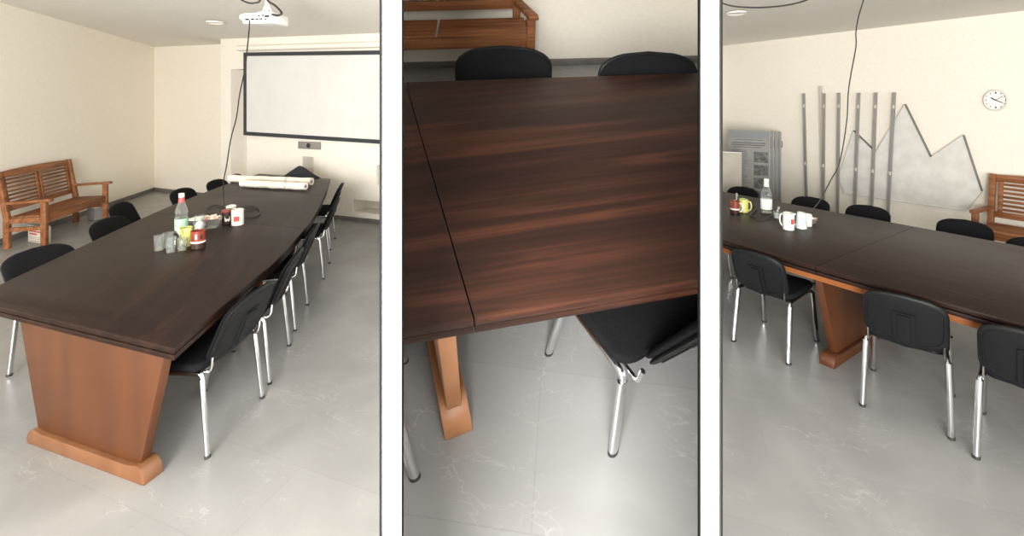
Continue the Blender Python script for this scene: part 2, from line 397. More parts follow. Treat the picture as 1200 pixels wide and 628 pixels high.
# ---------------------------------------------------------------- chairs
def chair_proto(sx, sy, sz, bw=1., rec=.27, leg=1., name='conference_chair'):
    """stacking chair: facing +y, rear feet at y=-.24, back top at z=.80 (before scaling)"""
    S = Matrix.Diagonal((sx, sy, sz, 1))
    root = thing(name, 'x', 'chair', Matrix.Identity(4))
    def B(mb, nm, m, par=root, smooth=40):
        mb.v = [tuple(S @ Vector(v)) for v in mb.v]; return mb.build(nm, m, par, smooth)
    # seat: rounded cushion
    mb = MB()
    mb.prism([(x, y) for x, y in rounded_poly(.46, .43, .07, 6)], (1, 0, 0), (0, 1, 0), (0, 0, 1), .445, .487, (0, .03, 0), .016, seg=3)
    B(mb, 'seat', M['black'])
    mb = MB(); mb.prism(rounded_poly(.42, .38, .06, 4), (1, 0, 0), (0, 1, 0), (0, 0, 1), .425, .446, (0, .03, 0), .006)
    B(mb, 'seat_pan', M['plastic'])
    # backrest: outline with arched top and sagging lower edge
    def outline(n=56):
        out = []
        for i in range(n):
            a = 2*PI*i/n; c, s = math.cos(a), math.sin(a); e = 2/6.2
            x = .232*bw*math.copysign(abs(c)**e, c); z = .166*math.copysign(abs(s)**e, s)
            if z > 0: z *= 1-.24*(abs(x)/.232/bw)**2.3
            else: z *= 1.18-.28*(abs(x)/.232/bw)**2
            out.append((x, z))
        return out
    O = outline()
    def bp(x, z, off):
        zz = .640+z; y = -.213-(zz-.47)*rec+.30*x*x
        return V(x, y+off, zz)
    def pillow(th, off0, sc, flat):
        mb = MB(); rings = [.0, .35, .65, .85, .94, .985, 1.]; vs, fs = [], []; n = len(O)
        for side in (1, -1):
            base = len(vs); vs.append(bp(0, 0, off0+side*th))
            for s in rings[1:]:
                t = th*math.sqrt(max(0, 1-s**flat))
                for x, z in O: vs.append(bp(x*s*sc, z*s*sc, off0+side*t))
            for j in range(n): fs.append((base, base+1+j, base+1+(j+1) % n))
            for i in range(len(rings)-2):
                for j in range(n):
                    a = base+1+i*n; fs.append((a+j, a+(j+1) % n, a+n+(j+1) % n, a+n+j))
        k = len(rings)-1; b0, b1 = 1+(k-1)*n, 1+k*n+1+(k-1)*n
        for j in range(n): fs.append((b0+j, b0+(j+1) % n, b1+(j+1) % n, b1+j))
        return mb.add(vs, fs)
    B(pillow(.022, .012, .985, 6), 'backrest', M['black'], smooth=60)
    sh = B(pillow(.016, -.012, 1.0, 10), 'back_shell', M['plastic'], smooth=60)
    # raised middle field and border rib moulded into the shell
    mb = MB()
    def patch(poly, lift):
        f = [bp(x, z, -.026-lift) for x, z in poly]; g = [bp(x, z, -.022) for x, z in poly]; n = len(poly)
        mb.add(f+g, [tuple(range(n))]+[(i, (i+1) % n, n+(i+1) % n, n+i) for i in range(n)])
    patch([(-.062, -.155), (.062, -.155), (.062, .05), (-.062, .05)], .010)
    patch([(-.034, -.155), (.034, -.155), (.034, .034), (-.034, .034)], .017)
    inner = [(x*.88, z*.84+.004) for x, z in O]
    mb.tube([bp(x, z, -.027) for x, z in inner]+[bp(*inner[0], -.027)], .0035, 6)
    B(mb, 'shell_moulding', M['plastic'], sh)
    for sgn in (-1, 1):
        br = MB(); br.tube(smooth_path([(sgn*.20, -.10, .437), (sgn*.203, -.19, .437), (sgn*.205, -.232, .455), (sgn*.205, -.243, .52)], 5), .011, 8, .006, up=(1, 0, 0))
        B(br, 'back_bracket', M['chrome'])
        rl = MB(); rl.tube(smooth_path([(sgn*.225, -.195, .400), (sgn*.223, -.18, .427), (sgn*.222, -.14, .436), (sgn*.222, .0, .437), (sgn*.222, .14, .436), (sgn*.223, .18, .427), (sgn*.225, .195, .400)], 4), .014, 10, .011, up=(1, 0, 0))
        B(rl, 'side_rail', M['chrome'])
        for yy, yt in ((-.24, -.190), (.25, .190)):
            lg = MB(); lg.tube([(sgn*.238, yy, .012), (sgn*.225, yt, .412)], .017*leg, 12, .0155*leg, up=(1, 0, 0))
            l = B(lg, 'leg', M['chrome'])
            cp_ = MB(); cp_.tube([(sgn*.2385, yy-.001 if yy < 0 else yy+.001, .0), (sgn*.2377, yy, .016)], .0185*leg, 12, .017*leg, up=(1, 0, 0))
            B(cp_, 'foot_cap', M['rubber'], l)
    cb = MB(); cb.tube([(-.222, 0, .428), (.222, 0, .428)], .009, 8); B(cb, 'cross_bar', M['chrome'])
    return root
DIM = {1: (1, .78, .98), 2: (1, 1, 1), 3: (.82, 1.05, .955), 4: (1.08, .74, .86)}
protos = {k: chair_proto(*DIM[k], bw=.80 if k == 4 else 1., rec={4: .42, 1: .55, 3: .36}.get(k, .27), leg=1.25 if k == 3 else 1.) for k in DIM}
used = {}
def put_chair(kind, p, xdir, label, group):
    o = protos[kind]
    if used.get(kind): o = copy_tree(o)
    used[kind] = 1
    room = 2 if kind == 4 else kind; o.matrix_world = place(p, xdir, room); tag(o, label, 'chair', group)
    for c in [o]+kids(o)+[g for c in kids(o) for g in kids(c)]: ROOM[c.name] = room
    return o
def chair_at(kind, ref, local, xdir, label, group):
    """ref: where the chair's local point (x,y) lies"""
    x = Vector((xdir[0], xdir[1], 0)).normalized(); y = V(-x.y, x.x, 0); s = DIM[kind]
    p = Vector(ref)-x*local[0]*s[0]-y*local[1]*s[1]; p.z = 0
    return put_chair(kind, p, x, label, group)

g = 'black chairs around the left room table'
ax1 = V(-.19, .98, 0)
rows = [((228, 553), (278, 478), 'black stacking chair at the near right corner of the left room table'),
        ((300, 459), (324, 410), 'second black chair from the camera on the right side of the left table'),
        ((333.5, 388), (345.6, 357), 'third black chair along the right side of the left room table'),
        ((370, 330), (374, 306), 'fourth black chair along the right side of the left table, past the middle'),
        ((380, 293), (381.6, 280), 'farthest black chair on the right side of the left table, by the end wall')]
for (a, b, lab) in rows:
    A, Bq = pt(*a, 0), pt(*b, 0); d = (Bq-A).normalized()*.4+ax1*.6; sh = V(.055 if a[0] < 320 else .10, .07 if a[0] < 320 else 0, 0)
    if a[0] < 240: d = V(.05, .997, 0); sh = V(.052, .092, 0)
    chair_at(1, (A+Bq)/2+sh, (0, -.24), d, lab, g)
left = [((50, 289), (-.12, -.98), 'black chair nearest the camera on the left side of the left table'),
        ((133, 254), (.10, -.99), 'black chair on the left side of the left table, second from the camera'),
        ((146, 236), (.32, -.94), 'black chair pulled out from the left table, near the bench end'),
        ((217, 219.8), (.08, -.98), 'black chair behind the tall bottle on the left side of the left table'),
        ((257, 209.6), (.06, -.98), 'black chair before the far left end of the left table, beside the hanging cable'),
        ((280, 203), (.24, -.97), 'farthest black chair on the left side, behind the paper rolls')]
for (a, d, lab) in left:
    chair_at(1, pt(*a, .80), (0, -.31), d, lab, g)

g = 'black chairs around the right room table'
ax3 = V(.545, -.838, 0)
L3, R3 = pt(1008, 469, 0), pt(1108, 506, 0)
chair_at(3, (L3+R3)/2+V(-.02, -.05, 0), (0, -.24), (R3-L3), 'whole black chair with its back to us in front of the orange trestle', g)
L, R = pt(866.8, 390, 0), pt(925, 418, 0)
chair_at(3, (L+R)/2+V(-.085, -.11, 0), (0, -.24), (R-L).normalized()*.5+V(.7, -.7, 0)*.5, 'black chair with its back to us left of the orange trestle', g)
chair_at(3, pt(1136, 525, 0)+V(-.03, -.065, 0), (-.238, -.24), (.66, -.75), 'black chair cut by the right picture edge, back to us', g)
chair_at(3, pt(858, 326, 0), (.245, .25), (.545, -.838), 'black chair of which only a seat corner and a leg show beside the right divider', g)
far3 = [((871, 219.5), 'black chair beyond the table in front of the display boards'),
        ((950, 231.5), 'black chair beyond the table where the hanging cable comes down'),
        ((1017, 241.5), 'black chair beyond the table at the foot of the metal rails'),
        ((1130, 258.5), 'black chair beyond the table beside the bench arm in the right room'),
        ((1219, 281), 'black chair beyond the table cut off by the right picture edge, before the bench')]
for a, lab in far3:
    chair_at(3, pt(*a, .765), (0, -.31), (-.66, .75), lab, g)

g = 'black chairs around the middle room table'
fl, rl = pt2(647, 419, 0), pt2(718, 530, 0)
yd = (fl-rl); yd.z = 0; yd.normalize(); xd = V(yd.y, -yd.x, 0)
chair_at(4, rl, (-.238, -.24), xd, 'black chair drawn up at the right front edge of the middle table', g)
lr = pt2(486, 559, 0)
chair_at(4, lr, (.238, -.24), (1, .30), 'chair of which only one chrome leg shows at the left of the middle room', g)
for a, lab, d in (((590, 55), 'black chair beyond the middle table in front of the bench', (-1, .01)), ((760, 62), 'black chair beyond the middle table, right of the bench', (-1, -.02))):
    chair_at(2, pt2(*a, .80), (0, -.31), d, lab, g)

# ---------------------------------------------------------------- tables
def make_table(room, outline, axis, seams, trestles, label, top_m, trest_m, zt=.75, foot_h=.085, apron=True):
    """outline: points (x,y) anticlockwise; axis: long direction; trestles: (centre, u, half foot, half top, half bottom)"""
    ax = Vector((axis[0], axis[1], 0)).normalized(); c = sum((Vector((p[0], p[1], 0)) for p in outline), V(0, 0, 0))/len(outline)
    base = Matrix.Translation(c) @ Matrix.Rotation(math.atan2(ax.y, ax.x), 4, 'Z'); inv = base.inverted()
    root = thing('conference_table', label, 'table', (T2 @ base) if room == 2 else base)
    loc = [(inv @ Vector((p[0], p[1], 0))).to_2d() for p in outline]
    def inset(poly, d):
        n = len(poly); out = []; ar = sum(poly[i].x*poly[(i+1) % n].y-poly[(i+1) % n].x*poly[i].y for i in range(n)); sg = 1 if ar > 0 else -1
        for i in range(n):
            a, b, e = poly[i-1], poly[i], poly[(i+1) % n]; d1 = (b-a).normalized(); d2 = (e-b).normalized()
            n1 = Vector((-d1.y, d1.x))*sg; n2 = Vector((-d2.y, d2.x))*sg; m = (n1+n2); m = m/max(.3, m.length_squared)*2*d
            out.append(b+m)
        return out
    layers = [('tabletop', loc, zt-.030, zt, .005, top_m), ('lower_board', inset(loc, .004), zt-.062, zt-.0365, .004, top_m)]
    if apron: layers.append(('apron', inset(loc, .03), zt-.105, zt-.0625, .003, M['apron']))
    cuts = [((inv @ a), (inv.to_3x3() @ d)) for a, d in seams]
    for nm, poly, z0, z1, bv, m in layers:
        full = MB().prism(poly, (1, 0, 0), (0, 1, 0), UP, z0, z1, bev=bv)
        if nm == 'apron' or not cuts:
            ROOM[full.build(nm, m, root).name] = room; continue
        for i in range(len(cuts)+1):
            o = full.build(nm, m, root); ROOM[o.name] = room
            for j, sgn in ((i-1, -1), (i, 1)):
                if 0 <= j < len(cuts):
                    a, d = cuts[j]; n = V(-d.y, d.x, 0).normalized(); n = n if n.x > 0 else -n
                    clip_mesh(o.data, a-n*sgn*.0018, n*sgn)
    for tc, u, hf, ht, hb in trestles:
        t = MB(); u = (inv.to_3x3() @ Vector((u[0], u[1], 0))).normalized(); v = V(-u.y, u.x, 0); tc = inv @ Vector((tc[0], tc[1], 0))
        ztop = zt-.062 if not apron else zt-.09
        t.prism([(-ht, ztop), (-hb, foot_h-.01), (hb, foot_h-.01), (ht, ztop)], u, UP, v, -.024, .024, tc, .004)
        to = t.build('trestle', trest_m, root); ROOM[to.name] = room
        prof = [(-hf, 0)]
        r = foot_h
        for k in range(9): a = PI-(PI/2)*k/8; prof.append((-hf+r*.75+r*.75*math.cos(a), foot_h*.25+(foot_h*.75)*math.sin(a)))
        prof += [(-hf+r*.75+.05, foot_h*.86), (hf-r*.75-.05, foot_h*.86)]
        for k in range(9): a = PI/2-(PI/2)*k/8; prof.append((hf-r*.75+r*.75*math.cos(a), foot_h*.25+(foot_h*.75)*math.sin(a)))
        prof.append((hf, 0))
        f = MB().prism(prof, u, UP, v, -.046, .046, tc, .004)
        fo = f.build('sled_foot', {1: M['beech_foot_dim'], 2: M['orange_lit'], 3: M['orange']}[room], to); ROOM[fo.name] = room
        cl = MB()
        for sgn in (-1, 1): cl.box(tc+u*(sgn*ht*.45)+UP*(ztop-.03)+v*.035, (.05, .03, .05), .004)
    return root

RS = smooth_path([(-1.530, 2.047, 0), (-1.562, 2.32, 0), (-1.622, 2.87, 0), (-1.668, 3.26, 0), (-1.905, 4.333, 0), (-2.25, 5.45, 0), (-2.608, 6.49, 0)], 4)
LS = smooth_path([(-3.886, 6.95, 0), (-3.84, 6.18, 0), (-3.70, 5.14, 0), (-3.515, 4.27, 0), (-3.12, 2.748, 0), (-3.06, 2.553, 0)], 4)
u1 = V(.952, -.306, 0)
seams1 = [(V(-2.35, 3.2, 0)+V(-.264, 1, 0)*k, u1) for k in (1.0, 2.4)]
make_table(1, [(p.x, p.y) for p in RS+LS], (-.264, .965), seams1,
           [((-2.205, 2.375), u1, .455, .575, .40), ((-2.77, 4.50), u1, .62, .66, .48), ((-2.95, 5.42), u1, .50, .52, .40)],
           'long dark brown conference table on orange wooden trestles in the left room', M['wenge'], M['orange'], apron=False)
u3 = V(.846, .533, 0)
nearL, nearR, farR, farL = pt(815, 272.7, .75), V(2.69, 2.07, 0), V(4.216, 3.03, 0), pt(815, 218.6, .75)
seam3 = pt(958, 311, .75)
make_table(3, [(nearL.x, nearL.y), (nearR.x, nearR.y), (farR.x, farR.y), (farL.x, farL.y)], (-.545, .838),
           [(seam3, u3)], [((2.83, 3.57), u3, .73, .86, .64), ((3.62, 2.36), u3, .62, .72, .56)],
           'long dark brown table with orange apron and trestle in the right room', M['wenge'], M['orange'])
q = [pt2(440, 393.5, .75), pt2(850, 324, .75), pt2(850, 84, .75), pt2(440, 97, .75)]
sa, sb = pt2(477.5, 105, .75), pt2(554.5, 370, .75)
us = (sa-sb); us.z = 0; us.normalize()
f0 = pt2(538, 511, 0); hw = .50
axis2 = q[1]-q[0]
make_table(2, [(p.x, p.y) for p in q], (axis2.x, axis2.y), [(sb, us)], [((f0+us*hw).to_2d(), us, hw, hw+.035, hw-.035)],
           'dark red brown table top with a seam and worn front edge in the middle room', M['wenge2'], M['orange_lit'], apron=False, foot_h=.12)

# ---------------------------------------------------------------- bench
def make_bench(room, p, xdir, label, Lb=1.36, D=.44, seat=.38, arm=.60, top=.97, lean=.09, inset=0.):
    """local: x along the bench, front toward -y, rear posts at y=+D/2"""
    root = thing('garden_bench', label, 'bench', place(p, xdir, room), 'slatted wooden benches')
    def B(mb, nm, par=root, m=M['bench']):
        o = mb.build(nm, m, par); ROOM[o.name] = room; return o
    hx = Lb/2
    for s in (-1, 1):
        B(MB().box((s*(hx-.03), -D/2+.03, arm/2-.012), (.058, .058, arm-.024), .006), 'front_leg')
        B(MB().prism([(D/2-.06, 0), (D/2, 0), (D/2, seat), (D/2+lean, top), (D/2+lean-.05, top+.004), (D/2-.06, seat)], (0, 1, 0), UP, (1, 0, 0), s*(hx-.03-inset)-.028, s*(hx-.03-inset)+.028, bev=.005), 'rear_post')
        prof = [(-D/2-.05, arm-.03), (-D/2-.055, arm-.006), (-D/2-.03, arm+.008), (-D/2+.07, arm+.002), (D/2+.01, arm-.014), (D/2+.01, arm-.046), (-D/2+.08, arm-.032)]
        B(MB().prism(prof, (-s*inset/D, 1, 0), UP, (1, 0, 0), s*(hx-.03-inset/2)-.034, s*(hx-.03-inset/2)+.034, bev=.008), 'armrest')
        B(MB().box((s*(hx-.03), 0, seat*.62), (.03, D-.08, .05), .004), 'side_rail')
        B(MB().box((s*(hx-.03), 0, seat-.035), (.034, D-.08, .06), .004), 'seat_rail')
    B(MB().box((0, -D/2+.03, seat-.045), (Lb-.11, .03, .085), .005), 'front_apron')
    for s in (-1, 1):
        for k in range(5):
            w = (D-.05)/5; B(MB().box((s*(hx-.05)/2+s*.004, -D/2+.012+w*(k+.5), seat+.006), ((hx-.05)-.012, w-.006, .02), .004), 'seat_slat')
    lean0 = lean; lean = lambda z: D/2-.008+(z-seat)/(top-seat)*(lean0-.015)
    rot = Matrix.Rotation(-math.atan2(lean0-.005, top-seat), 3, 'X')
    arch = []
    for k in range(13): x = -hx+.058+inset+(Lb-.116-2*inset)*k/12; arch.append((x, .035+.018*(1-(2*k/12-1)**2)))
    prof = [(-hx+.058+inset, -.045)]+[(hx-.058-inset, -.045)]+arch[::-1]
    B(MB().prism(prof, (1, 0, 0), rot @ UP, rot @ V(0, 1, 0), -.016, .016, (0, lean(top-.045), top-.04), .004), 'top_rail')
    zb = seat+.11
    B(MB().box((0, lean(zb), zb), (Lb-.115-2*inset, .03, .07), .004, rot), 'lower_rail')
    for s in (-1, 1):
        x0, x1 = s*.035, s*(hx-.10-inset)
        for x in (x0, x1): B(MB().box((x, lean((zb+top)/2-.02), (zb+top)/2-.02), (.042, .026, top-zb-.10), .003, rot), 'stile')
        za, zc = zb+.065, top-.115
        for k in range(7):
            z = za+(zc-za)*k/6; B(MB().box(((x0+x1)/2, lean(z), z), (abs(x1-x0)-.035, .014, .026), .003, rot @ Matrix.Rotation(.5, 3, 'X')), 'back_slat')
    return root
nf, ff = pt(50, 290, 0), pt(122, 257, 0)
bx = (ff-nf).normalized()*.5+dl*.5; bx.normalize(); bnr = V(bx.y, -bx.x, 0)
# sitter's view: local x points toward the camera so the front faces the room
make_bench(1, (nf+ff)/2-bnr*.20+V(.03, 0, 0), bx, 'slatted wooden bench standing against the left wall of the left room')
rp = on_wall(1166, None, .0)
tl = pt(1166, 207, .97)
cB = V(tl.x, tl.y, 0)+bd*.62-bn*.0
dist = (cB-B0).dot(bn)
cB += bn*(.48-dist)
make_bench(3, cB-bd*.05, bd, 'slatted wooden bench under the wall clock in the right room', D=.58)
fr = pt2(618, 41, .46); fr.z = 0
make_bench(2, fr+V(-.68+.045, .125, 0), V(1, 0.07, 0), 'slatted wooden bench against the wall of the middle room', D=.36, seat=.455, arm=.615, top=1.0, lean=.02, inset=.075)

# ---------------------------------------------------------------- left room: fittings on the end wall
def end_matrix(s, z, off=0.):
    m = Matrix((( ed.x, -en.x, 0), (ed.y, -en.y, 0), (0, 0, 1))).to_4x4()       # local x along wall, y into wall, z up
    return Matrix.Translation(E0+ed*s+UP*z+en*off) @ m
sa_, zt_ = on_end(289, 62); _, zb_ = on_end(287, 158); sb_ = on_end(453)[0]
zt2 = on_end(446, 59.5)[1]; zb2 = on_end(446, 168)[1]
w = sb_-sa_
scr = thing('projection_screen', 'large white projection screen with black border on the left room end wall', 'projection screen', end_matrix((sa_+sb_)/2, 0, .05))
k = (sb_-sa_)/(on_end(446)[0]-sa_); TL, BL, TR, BR = (-w/2, zt_), (-w/2, zb_), (w/2, zt_+(zt2-zt_)*k), (w/2, zb_+(zb2-zb_)*k)
def inn(p, dx, dz): return (p[0]+dx, p[1]+dz)
bw = .062; iTL, iBL, iTR, iBR = inn(TL, bw, -bw), inn(BL, bw, bw), inn(TR, -bw, -bw), inn(BR, -bw, bw)
ROOM[MB().prism([iBL, iBR, iTR, iTL], (1, 0, 0), UP, (0, 1, 0), -.002, .010).build('screen_cloth', M['screen'], scr).name] = 1
mb = MB()
for quad in ([BL, BR, iBR, iBL], [BR, TR, iTR, iBR], [TR, TL, iTL, iTR], [TL, BL, iBL, iTL]): mb.prism(quad, (1, 0, 0), UP, (0, 1, 0), -.012, .012)
ROOM[mb.build('screen_border', M['dark_frame'], scr).name] = 1
ca, cz = on_end(282, 57); cz2 = on_end(446, 52.5)[1]
mb = MB(); mb.tube([V(ca-(sa_+sb_)/2, .0, cz), V(w/2, 0, cz+(cz2-cz)*k)], .048, 14)
ROOM[mb.build('roller_case', M['wallend'], scr).name] = 1
mb = MB()
for sx_ in (ca+.03, (ca+sb_)/2, sb_-.1): mb.box((sx_-(sa_+sb_)/2, .012, cz+(cz2-cz)*(sx_-ca)/(sb_-ca)), (.05, .06, .10), .008)
ROOM[mb.build('roller_bracket', M['lamp'], scr).name] = 1

a, b, c, d = rect(351, 376.5, 166, 174.5)
spk = thing('wall_socket_plate', 'grey connection plate on the end wall just under the projection screen', 'connection plate', end_matrix((a+b)/2, (c+d)/2, .02))
MB().box((0, 0, 0), (b-a, .03, d-c), .006).build('plate', M['grey_box'], spk)
mb = MB(); mb.lathe([(0, 0), (.035, 0), (.04, .008), (.0, .012)], 14); mb.v = [(v[0], -.014-v[2], v[1]) for v in mb.v]
mb.build('socket', M['proj_dark'], spk)
# paper rolls and jacket on the far table end
def roll(pa, pb, r, label, off):
    off += .006
    A, Bq = pt(*pa, .75), pt(*pb, .75); A.z = Bq.z = 0; m = (A+Bq)/2; d = (Bq-A); Ln = d.length
    root = thing('paper_roll', label, 'paper roll', place(m+UP*(.75+off), d), 'paper rolls on the left table')
    mb = MB(); n = 16; pts = [V(-Ln/2+Ln*i/n, .008*math.sin(i*1.3), r+.002*math.sin(i*2.1)) for i in range(n+1)]
    mb.tube(pts, r, 16, r*.94); mb.build('sheet', M['paper'], root)
    e = MB(); 
    for sx_ in (-Ln/2-.002, Ln/2+.002): e.tube([(sx_-.002, 0, r), (sx_+.002, .0, r)], r*.40, 12)
    e.build('core_hole', M['grey_ink'], root)
    e = MB()
    for f_ in (-.28, .22): e.tube([(Ln*f_-.012, .0, r), (Ln*f_+.012, .0, r)], r*1.06, 16, r*1.0)
    e.build('tie', M['clip'], root)
roll((270, 214), (365, 218), .052, 'longer cream paper roll at the far end of the left table', 0)
roll((283, 219.5), (358, 223.5), .048, 'shorter cream paper roll lying in front of the longer one', 0)
A = pt(347, 210.5, .75)
mb = MB(); nx, ny = 18, 10; jw, jd = .50, .30; vs, fs = [], []
for i in range(nx+1):
    for j in range(ny+1):
        u, v_ = i/nx, j/ny; r1 = max(0, 1-abs(u-.38)/.38) if u < .38 else max(0, 1-(u-.38)/.62)
        hgt = .125*(r1**.85)*(math.sin(PI*v_)**.6)+.05*math.sin(PI*u)**.5*math.sin(PI*v_)**.5+.012*math.sin(9*u+5*v_)*math.sin(PI*u)*math.sin(PI*v_)
        vs.append(V((u-.5)*jw, (v_-.5)*jd*(1-.3*u), .004+hgt))
for i in range(nx):
    for j in range(ny): a = i*(ny+1)+j; fs.append((a, a+ny+1, a+ny+2, a+1))
b0 = len(vs); bot = [i*(ny+1) for i in range(nx+1)]+[nx*(ny+1)+j for j in range(1, ny+1)]+[i*(ny+1)+ny for i in range(nx-1, -1, -1)]+[j for j in range(ny-1, 0, -1)]
vs += [V(vs[i].x, vs[i].y, 0) for i in bot]; n = len(bot)
for i in range(n): fs.append((bot[i], bot[(i+1) % n], b0+(i+1) % n, b0+i))
fs.append(tuple(range(b0, b0+n)))
jk = MB().add(vs, fs).build('folded_jacket', M['jacket'], smooth=60, matrix=place(A+UP*.001+V(.02, .12, 0), ed))
tag(jk, 'black jacket heaped behind the paper rolls on the left table', 'jacket')

# projector under the ceiling
pp = V((302-CX)/F*4.2, 4.2, H+(HY-21)/F*4.2)
ceil_h = c1(pp.x, pp.y)
pr = thing('projector', 'white ceiling projector with black ports seen from behind in the left room', 'projector', place(pp, (ed.x*.6+.4, ed.y*.4, 0)))
mb = MB(); mb.box((0, .11, 0), (.33, .23, .105), .022, seg=3); mb.build('housing', M['proj'], pr)
mb = MB(); mb.box((.02, -.006, .0), (.29, .004, .07), .001)
mb.build('rear_panel', M['lamp'], pr)
mb = MB()
for x, z, ww, hh in ((-.10, -.012, .04, .018), (-.045, -.012, .035, .016), (.0, -.012, .03, .014), (.04, -.012, .03, .014), (.02, .018, .02, .014), (.06, .02, .016, .016), (.10, .012, .045, .022), (.085, -.016, .022, .012)):
    mb.box((x, -.010, z), (ww, .006, hh), .002)
mb.build('port', M['proj_dark'], pr)
mb = MB()
for sx_ in (-1, 1): mb.lathe([(0, 0), (.026, 0), (.03, .006), (0, .006)], 14, (sx_*.0, 0, 0))
mb.v = [(v[0]-.15, -.008-v[2], v[1]+.01) for v in mb.v]; mb.build('exhaust_grille', M['lamp'], pr)
mb = MB(); mb.tube([(0.02, .10, .05), (.02, .10, ceil_h-pp.z-.01)], .018, 12); mb.box((.02, .10, .062), (.12, .10, .014), .003); mb.lathe([(0, 0), (.06, 0), (.05, .03), (0.02, .03)], 18, (.02, .10, ceil_h-pp.z-.04))
for sx_ in (-1, 1): mb.tube([(.02+sx_*.05, .10, .065), (.02+sx_*.015, .10, .14)], .007, 8)
mb.build('ceiling_mount', M['proj'], pr)
def cable(name, pts, r, label, room, k=8, group=None):
    o = MB().tube(smooth_path(pts, k), r, 8).build(name, M['cable'], smooth=60); tag(o, label, 'cable', group); ROOM[o.name] = room; return o
def at(px, py, Y): return V((px-CX)/F*Y, Y, H-(py-HY)/F*Y)
cable('hanging_cable', [at(292.5, 24, 4.10), at(292, 34, 4.10), at(290, 55, 4.2), at(287, 81, 4.3), at(281, 110, 4.42), at(277, 138, 4.52), at(270.5, 163, 4.62), at(265.5, 194, 4.72), at(262, 213, 4.78), at(262, 233, 4.83),
      pt(262, 241, .762), pt(252, 240.5, .761), pt(242, 245, .761), pt(247, 251, .761), pt(266, 249.5, .761), pt(290, 241.5, .761), pt(303, 244, .761), pt(304, 251, .761), pt(293, 255, .761), pt(285, 252, .761), pt(288, 246, .761), pt(298, 245.5, .761)],
      .0058, 'thin dark cable hanging from the projector and looped on the left table', 1)
cable('projector_cable', [at(319, 17, 4.09), at(326, 18, 4.05), at(330, 15, 4.06), at(323, 7, 4.1), at(314, 1, 4.1), at(311, -6, 4.1), at(309, -20, 4.1)], .010, 'thick black lead looping from the projector up to the ceiling', 1)
cable('ceiling_cable', [at(275, -14, 4.1), at(281, -2, 4.1), at(290, 3, 4.1), at(298, 3.5, 4.1), at(305, 0, 4.12), at(306, -18, 4.12)], .008, 'short black lead sagging beside the projector mount', 1)
def ceiling_lamp(px, py, z_or_fn, r, label):
    Y = 5.
    for _ in range(30):
        z = z_or_fn((px-CX)/F*Y, Y); Y = F*(H-z)/(py-HY)
    p = V((px-CX)/F*Y, Y, z-.009); root = thing('ceiling_lamp', label, 'ceiling lamp', Matrix.Translation(p), 'round ceiling lamps')
    MB().lathe([(r*.80, -.002), (r, -.004), (r*.98, -.022), (r*.86, -.026), (r*.80, -.012)], 32).build('ring', M['lamp'], root)
    MB().lathe([(0, -.014), (r*.79, -.014), (r*.79, -.003), (0, -.003)], 32).build('diffuser', M['lampglass'], root)
ceiling_lamp(252, 24.5, c1, .115, 'round flat ceiling lamp left of the projector')
ceiling_lamp(863, 13.2, lambda x, y: 2.95, .115, 'round flat ceiling lamp near the right divider')

# boxes under the bench
def dashes(mb, x0, x1, z, h, mi, rng, y):
    x = x0
    while x < x1:
        wd = rng.uniform(.010, .024); mb.box((x+wd/2, y, z+rng.uniform(-.001, .002)), (wd*.82, .002, h*rng.uniform(.75, 1.1)), 0, mi=mi); x += wd+(.006 if rng.random() < .25 else .001)
A, Bq = pt(25, 287, 0), pt(44, 290.5, 0); d = (Bq-A); wbx = d.length
p_ = (A+Bq)/2+bx*.16-bnr*.03
bxr = thing('cardboard_box', 'white cardboard box with red and grey lettering under the near end of the bench', 'box', place(p_, d))
hb_ = .222
mb = MB(); mb.box((0, .035, hb_/2+.001), (wbx, .07, hb_), .003); mb.build('carton', M['cardboard'], bxr)
rng = random.Random(3)
for x0, x1, zf, hh, ink in ((-.25, .30, .86, .010, 'grey_ink'), (-.42, .30, .66, .020, 'red_ink'), (-.40, .05, .50, .020, 'red_ink'), (-.36, .40, .32, .006, 'grey_ink'), (-.36, .30, .22, .006, 'grey_ink'), (-.30, .42, .09, .010, 'grey_ink')):
    mb = MB(); dashes(mb, wbx*x0, wbx*x1, hb_*zf, hh, 0, rng, -.001); mb.build('printed_line', M[ink], bxr)
A = pt(103, 260, 0)
gb = thing('storage_box', 'plain grey box under the far end of the bench', 'box', place(A+V(0, .16, 0), ed))
mb = MB(); mb.box((0, 0, .10), (.19, .17, .19), .006); mb.build('body', M['grey_card'], gb)
mb = MB(); mb.box((0.005, 0, .202), (.20, .18, .012), .004); mb.build('lid', M['cardboard'], gb)

# ---------------------------------------------------------------- tableware
def ware(name, label, cat, px, py, room_z=.75, group=None):
    p = pt(px, py, room_z); k = p.y/F
    return thing(name, label, cat, Matrix.Translation(p+V(0, 0, .0008)) @ Matrix.Rotation(math.atan2(p.y, p.x)-PI/2, 4, 'Z'), group), k, p
def tumbler(px, py, wpx, hpx, label, spoon=False):
    t, k, p = ware('tumbler', label, 'glass', px, py, group='drinking glasses on the left table'); r = wpx*k/2; h = hpx*k*1.0
    MB().lathe([(0, 0), (r*.84, 0), (r*.86, .004), (r, h), (r*.94, h), (r*.80, .012), (0, .012)], 22).build('glass_body', M['glassware'], t)
    return t, r, h, p
tumbler(186.5, 293, 11, 17, 'leftmost empty drinking glass on the left table')
tumbler(197.5, 289.5, 11, 17, 'empty drinking glass standing behind the two left ones')
tumbler(200, 295.5, 10.5, 17.5, 'empty drinking glass beside the glass with the spoon')
t, r, h, p = tumbler(213.5, 293, 10.5, 14, 'short drinking glass holding a spoon on the left table')
